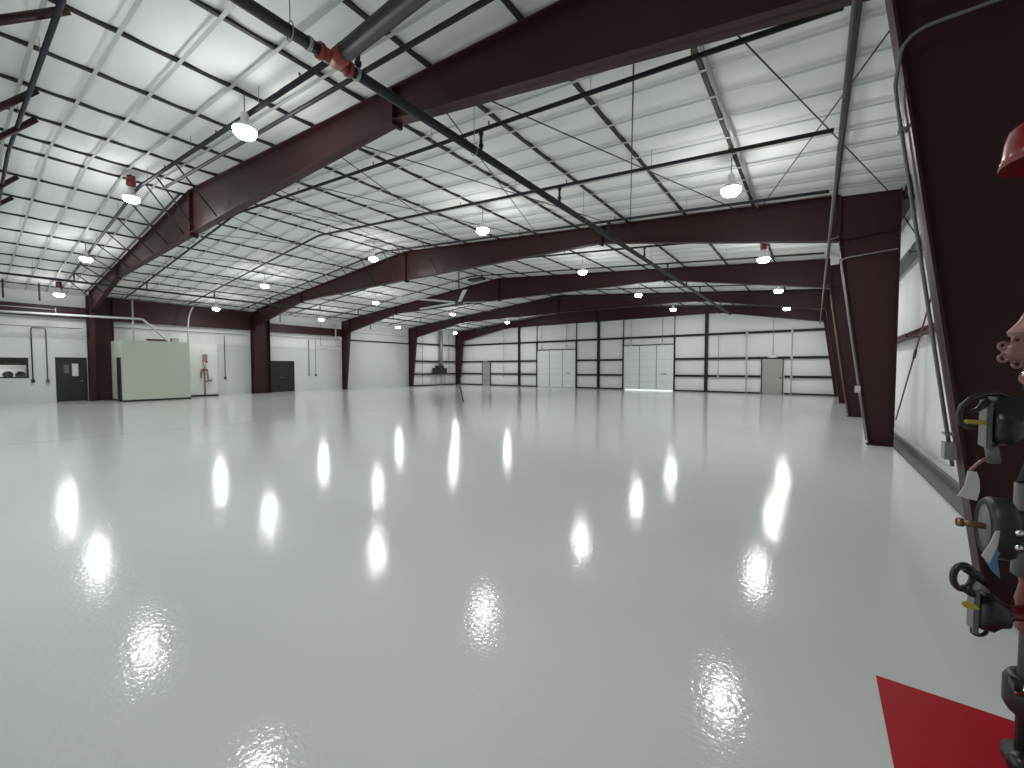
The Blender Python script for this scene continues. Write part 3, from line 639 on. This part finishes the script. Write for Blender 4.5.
for a_, b_, z_ in ((-.06, -.03, .345), (-.035, -.08, .30)):
    MB().lathe([(0, .03), (.014, .03), (.014, -.03), (0, -.03)], Q(a_, b_, z_), (.3, -.5, .8), 6).build('bolt', 'chrome', t)
MB().box((-.05, -.03, -.015), (.05, .03, .015), at=Q(-.035, -.03, .355)).build('coupling_lug', 'iron', t)
MB().lathe([(0, 0), (.04, .01), (.048, .04), (.03, .07), (0, .07)], Q(-.09, -.06, .03), (0, 0, 1), 20).build('drain_cap', 'black', t)
MB().lathe([(.055, -.14), (.078, -.12), (.07, -.06), (.082, 0), (.07, .07), (.078, .12), (.055, .14)], Q(0.05, 0, .68), (0,0,1), 24).build('valve_body', 'dred', t)
MB().tube([Q(-.03, -.02, .645), Q(-.20, .02, .645)], .022, 10).build('valve_branch', 'dred', t)
# large check valve seen edge on
cc = Q(-.205, .0, 1.01)
MB().lathe([(0, .006), (.085, .006), (.095, .0), (.104, -.012), (.116, .0), (.122, .012), (.122, .05), (.112, .065), (.085, .075), (.07, .16), (0, .16)], cc, WX, 36).build('check_valve', 'iron', t)
MB().lathe([(0, -.004), (.088, -.004), (.088, .008), (0, .008)], cc, WX, 32).build('valve_face', 'grayc', t)
MB().tube([cc + WX * .0, cc - WX * .085], .013, 12).tube([cc - WX * .065, cc - WX * .085], .018, 10).build('drain_stub', 'brass', t)
for z_ in (1.035, .98): MB().lathe([(0, .018), (.010, .018), (.013, .0), (.010, -.018), (0, -.018)], cc + Vector((.055, -.118, z_ - 1.01)), (-.2, -.9, .1), 8).build('bolt', 'chrome', t)
MB().box((-.03, -.02, -.008), (.03, .02, .008), at=cc + Vector((.055, -.11, -.005))).build('coupling_lug', 'iron', t)
# upper supervisory switch
MB().box((-.008, -.05, 0), (.008, .05, .19), at=Q(-.192, .03, 1.33)).build('switch_bracket', 'grayc', t)
MB().lathe([(0, 0), (.062, .0), (.075, .01), (.075, .05), (.055, .07), (.045, .09), (0, .09)], Q(-.182, .02, 1.415), WX, 20).build('switch_housing', 'black', t)
MB().box((0, -.05, 0), (.07, .05, .09), at=Q(-.178, .02, 1.445)).build('switch_cover', 'black', t)
hose = [(-.135, 1.53), (-.18, 1.55), (-.24, 1.548), (-.29, 1.53), (-.325, 1.50), (-.335, 1.465), (-.325, 1.43), (-.30, 1.415), (-.28, 1.412)]
MB().tube([Q(a_, -.0, z_) for a_, z_ in hose], .009, 8).build('hose', 'black', t)
MB().tube([Q(-.305, -.0, 1.437), Q(-.215, -.0, 1.432)], .009, 8).build('yellow_rod', 'yellow', t)
MB().tube([Q(-.30, -.0, 1.475), Q(-.26, -.0, 1.485), Q(-.22, .0, 1.52)], .006, 6, rr=[.003, .01, .016]).build('lever', 'iron', t)
MB().tube([Q(-.19, .0, 1.30), Q(-.24, .0, 1.275), Q(-.28, -.0, 1.24)], .006, 6).build('cable', 'pink', t)
MB().tube([Q(-.20, 0, 1.34), Q(-.185, 0, 1.27)], .02, 10).build('switch_neck', 'grayc', t)
MB().tube([Q(-.18, .02, 1.40), Q(0, 0, 1.42)], .022, 10).build('mount_arm', 'iron', t)
# handwheel and cone above
m = MB(); hc = Q(-.185, -.06, 1.715)
hn = (rb * -1 + ra * -.35).normalized(); hx = hn.cross(rz).normalized()
m.lathe([(0, -.012), (.040, -.012), (.044, 0), (.02, .018), (0, .018)], hc, hn, 16)
for q in range(6):
    a_ = math.pi * q / 3 + .5
    c_ = hc + (hx * math.cos(a_) + rz * math.sin(a_)) * .047
    m.tube([c_ + (hx * math.cos(b_) + rz * math.sin(b_)) * .014 for b_ in [2*math.pi*w/10 for w in range(11)]], .0055, 6)
m.build('handwheel', 'pink', t)
MB().lathe([(0, .0), (.045, 0), (.05, .01), (.03, .06), (.02, .12), (0, .12)], Q(-.11, -.02, 1.775), (.25, .15, 1), 20).build('bonnet', 'pink', t)
MB().tube([hc, Q(0, 0, 1.715)], .02, 10).build('valve_stem', 'dred', t)
MB().tube([Q(-.10, -.03, 1.64), Q(-.10, -.03, 1.62)], .018, 8).build('chrome_nut', 'chrome', t)
MB().tube([Q(-.11, -.03, 1.615), Q(-.02, -.03, 1.60)], .026, 12).build('red_knob', 'red', t)
MB().tube([Q(-.10, -.03, 1.66), Q(-.10, -.03, 1.56)], .014, 8).build('gauge_cock', 'iron', t)
MB().tube([Q(-.10, -.03, 1.58), Q(0, 0, 1.58)], .014, 8).build('gauge_pipe', 'iron', t)
# lower supervisory switch with oval ring handle
rc = Q(-.292, -.0, .80)
MB().tube([rc + ra * math.cos(b_) * .040 + rz * (math.sin(b_) * .050) for b_ in [2*math.pi*w/20 for w in range(21)]], .012, 8).build('ring_handle', 'black', t)
MB().tube([Q(-.29, -.0, .835), Q(-.24, -.0, .81), Q(-.20, .0, .775)], .02, 8, rr=[.012, .02, .015]).build('handle_arm', 'black', t)
MB().tube([Q(-.285, .0, .755), Q(-.25, -.0, .73)], .016, 8).build('handle_arm', 'black', t)
MB().box((-.008, -.045, 0), (.008, .045, .20), at=Q(-.222, .02, .57)).build('switch_bracket', 'grayc', t)
MB().tube([Q(-.26, -.02, .775), Q(-.21, -.02, .75)], .018, 8, rr=[.018, .008]).build('bracket_tip', 'grayc', t)
MB().lathe([(0, 0), (.062, .0), (.075, .01), (.075, .045), (.055, .065), (.045, .09), (0, .09)], Q(-.21, .02, .655), WX, 20).build('switch_housing', 'black', t)
MB().tube([Q(-.18, .02, .645), Q(0, 0, .66)], .022, 10).build('mount_arm', 'dred', t)
MB().tube([Q(-.215 + .03*math.cos(b_), -.0, .575 + .018*math.sin(b_)) for b_ in [2*math.pi*w/14 for w in range(15)]], .007, 6).build('eye_loop', 'black', t)
# tags
def leaf(pts, name, m_, thick=.002, parent=None):
    n_ = len(pts); mb = MB(); vs = [Q(a_, b_, z_) for a_, b_, z_ in pts] + [Q(a_, b_ + thick, z_) for a_, b_, z_ in pts]
    mb.add(vs, [tuple(range(n_)), tuple(range(2*n_-1, n_-1, -1))] + [(i_, i_+n_, (i_+1) % n_ + n_, (i_+1) % n_) for i_ in range(n_)])
    return mb.build(name, m_, parent)
def hangtag(pts, m_, label):
    o = leaf(pts, 'hang_tag', m_); return tag(o, label, 'tag', 'tags on the fire riser')
hangtag([(-.345, -.05, 1.25), (-.31, -.05, 1.245), (-.297, -.05, 1.21), (-.295, -.05, 1.17), (-.305, -.05, 1.13), (-.382, -.05, 1.15), (-.355, -.05, 1.19)], 'paper', 'white paper tag hanging from the cable above the valve disc')
hangtag([(-.285, -.10, 1.03), (-.268, -.10, 1.03), (-.275, -.10, .97), (-.305, -.10, .905), (-.335, -.10, .935), (-.305, -.10, .98)], 'paper', 'folded white tag below the brass stub')
hangtag([(-.275, -.09, 1.03), (-.248, -.09, 1.01), (-.245, -.09, .95), (-.262, -.09, .92), (-.248, -.09, .84), (-.28, -.09, .87), (-.308, -.09, .91), (-.275, -.09, .97)], 'blue', 'blue tag hanging beside the white one below the brass stub')
hangtag([(-.36, -.06, .728), (-.34, -.06, .735), (-.305, -.06, .72), (-.285, -.06, .70), (-.315, -.06, .70), (-.35, -.06, .71)], 'yellow', 'yellow tag sticking out under the ring handle')
hangtag([(-.145, -.08, 1.17), (-.10, -.08, 1.17), (-.105, -.08, 1.13), (-.13, -.08, 1.14)], 'dblue', 'deep blue tag above the valve disc')
# red alarm housing on an arm from the riser
m = MB()
prof = [(0, .19), (.14, .187), (.165, .178), (.178, .155), (.185, .11), (.19, .05), (.20, .0), (.190, .0), (.17, .01), (0, .01)]
bc = Q(.43, .30, 2.63)
t2 = thing('fire_alarm_bell', 'glossy red rounded alarm housing at the upper right edge', 'alarm', tuple(bc))
MB().lathe(prof, bc, (0, 0, 1), 40).build('shell', 'red', t2)
MB().lathe([(0, .012), (.07, .012), (.06, -.03), (0, -.03)], bc, (0, 0, 1), 20).build('gong', 'brass', t2)
MB().tube([bc + rz * .12, bc + rz * .12 + WX * .6], .02, 8).build('bracket', 'dred', t2)
# red floor paint
tag(MB().box((.30, 1.75, .0), (1.33, 2.89, .003)).build('floor_marking', 'redfloor'), 'bright red painted rectangle on the floor under the fire riser', 'floor marking')

# ------------------------------------------------------------------ world and camera
w = bpy.data.worlds.new('world'); S.world = w; w.use_nodes = True
bg = w.node_tree.nodes['Background']; bg.inputs['Color'].default_value = (.85, .93, 1, 1); bg.inputs['Strength'].default_value = 1.6
cd = bpy.data.cameras.new('camera'); cam = bpy.data.objects.new('camera', cd); COL.objects.link(cam)
cd.sensor_width = 36; cd.lens = 410.6 / 1024 * 36; cd.clip_start = .05; cd.clip_end = 200
yw, pt = math.radians(36.4), math.radians(-2.15)
cam.location = (0, 0, 1.65); cam.rotation_euler = (math.pi / 2 + pt, 0, yw)
S.camera = cam
S.view_settings.view_transform = 'Standard'; S.view_settings.look = 'None'
S.view_settings.gamma = 1; S.view_settings.use_curve_mapping = False
S.view_settings.exposure = 0.17
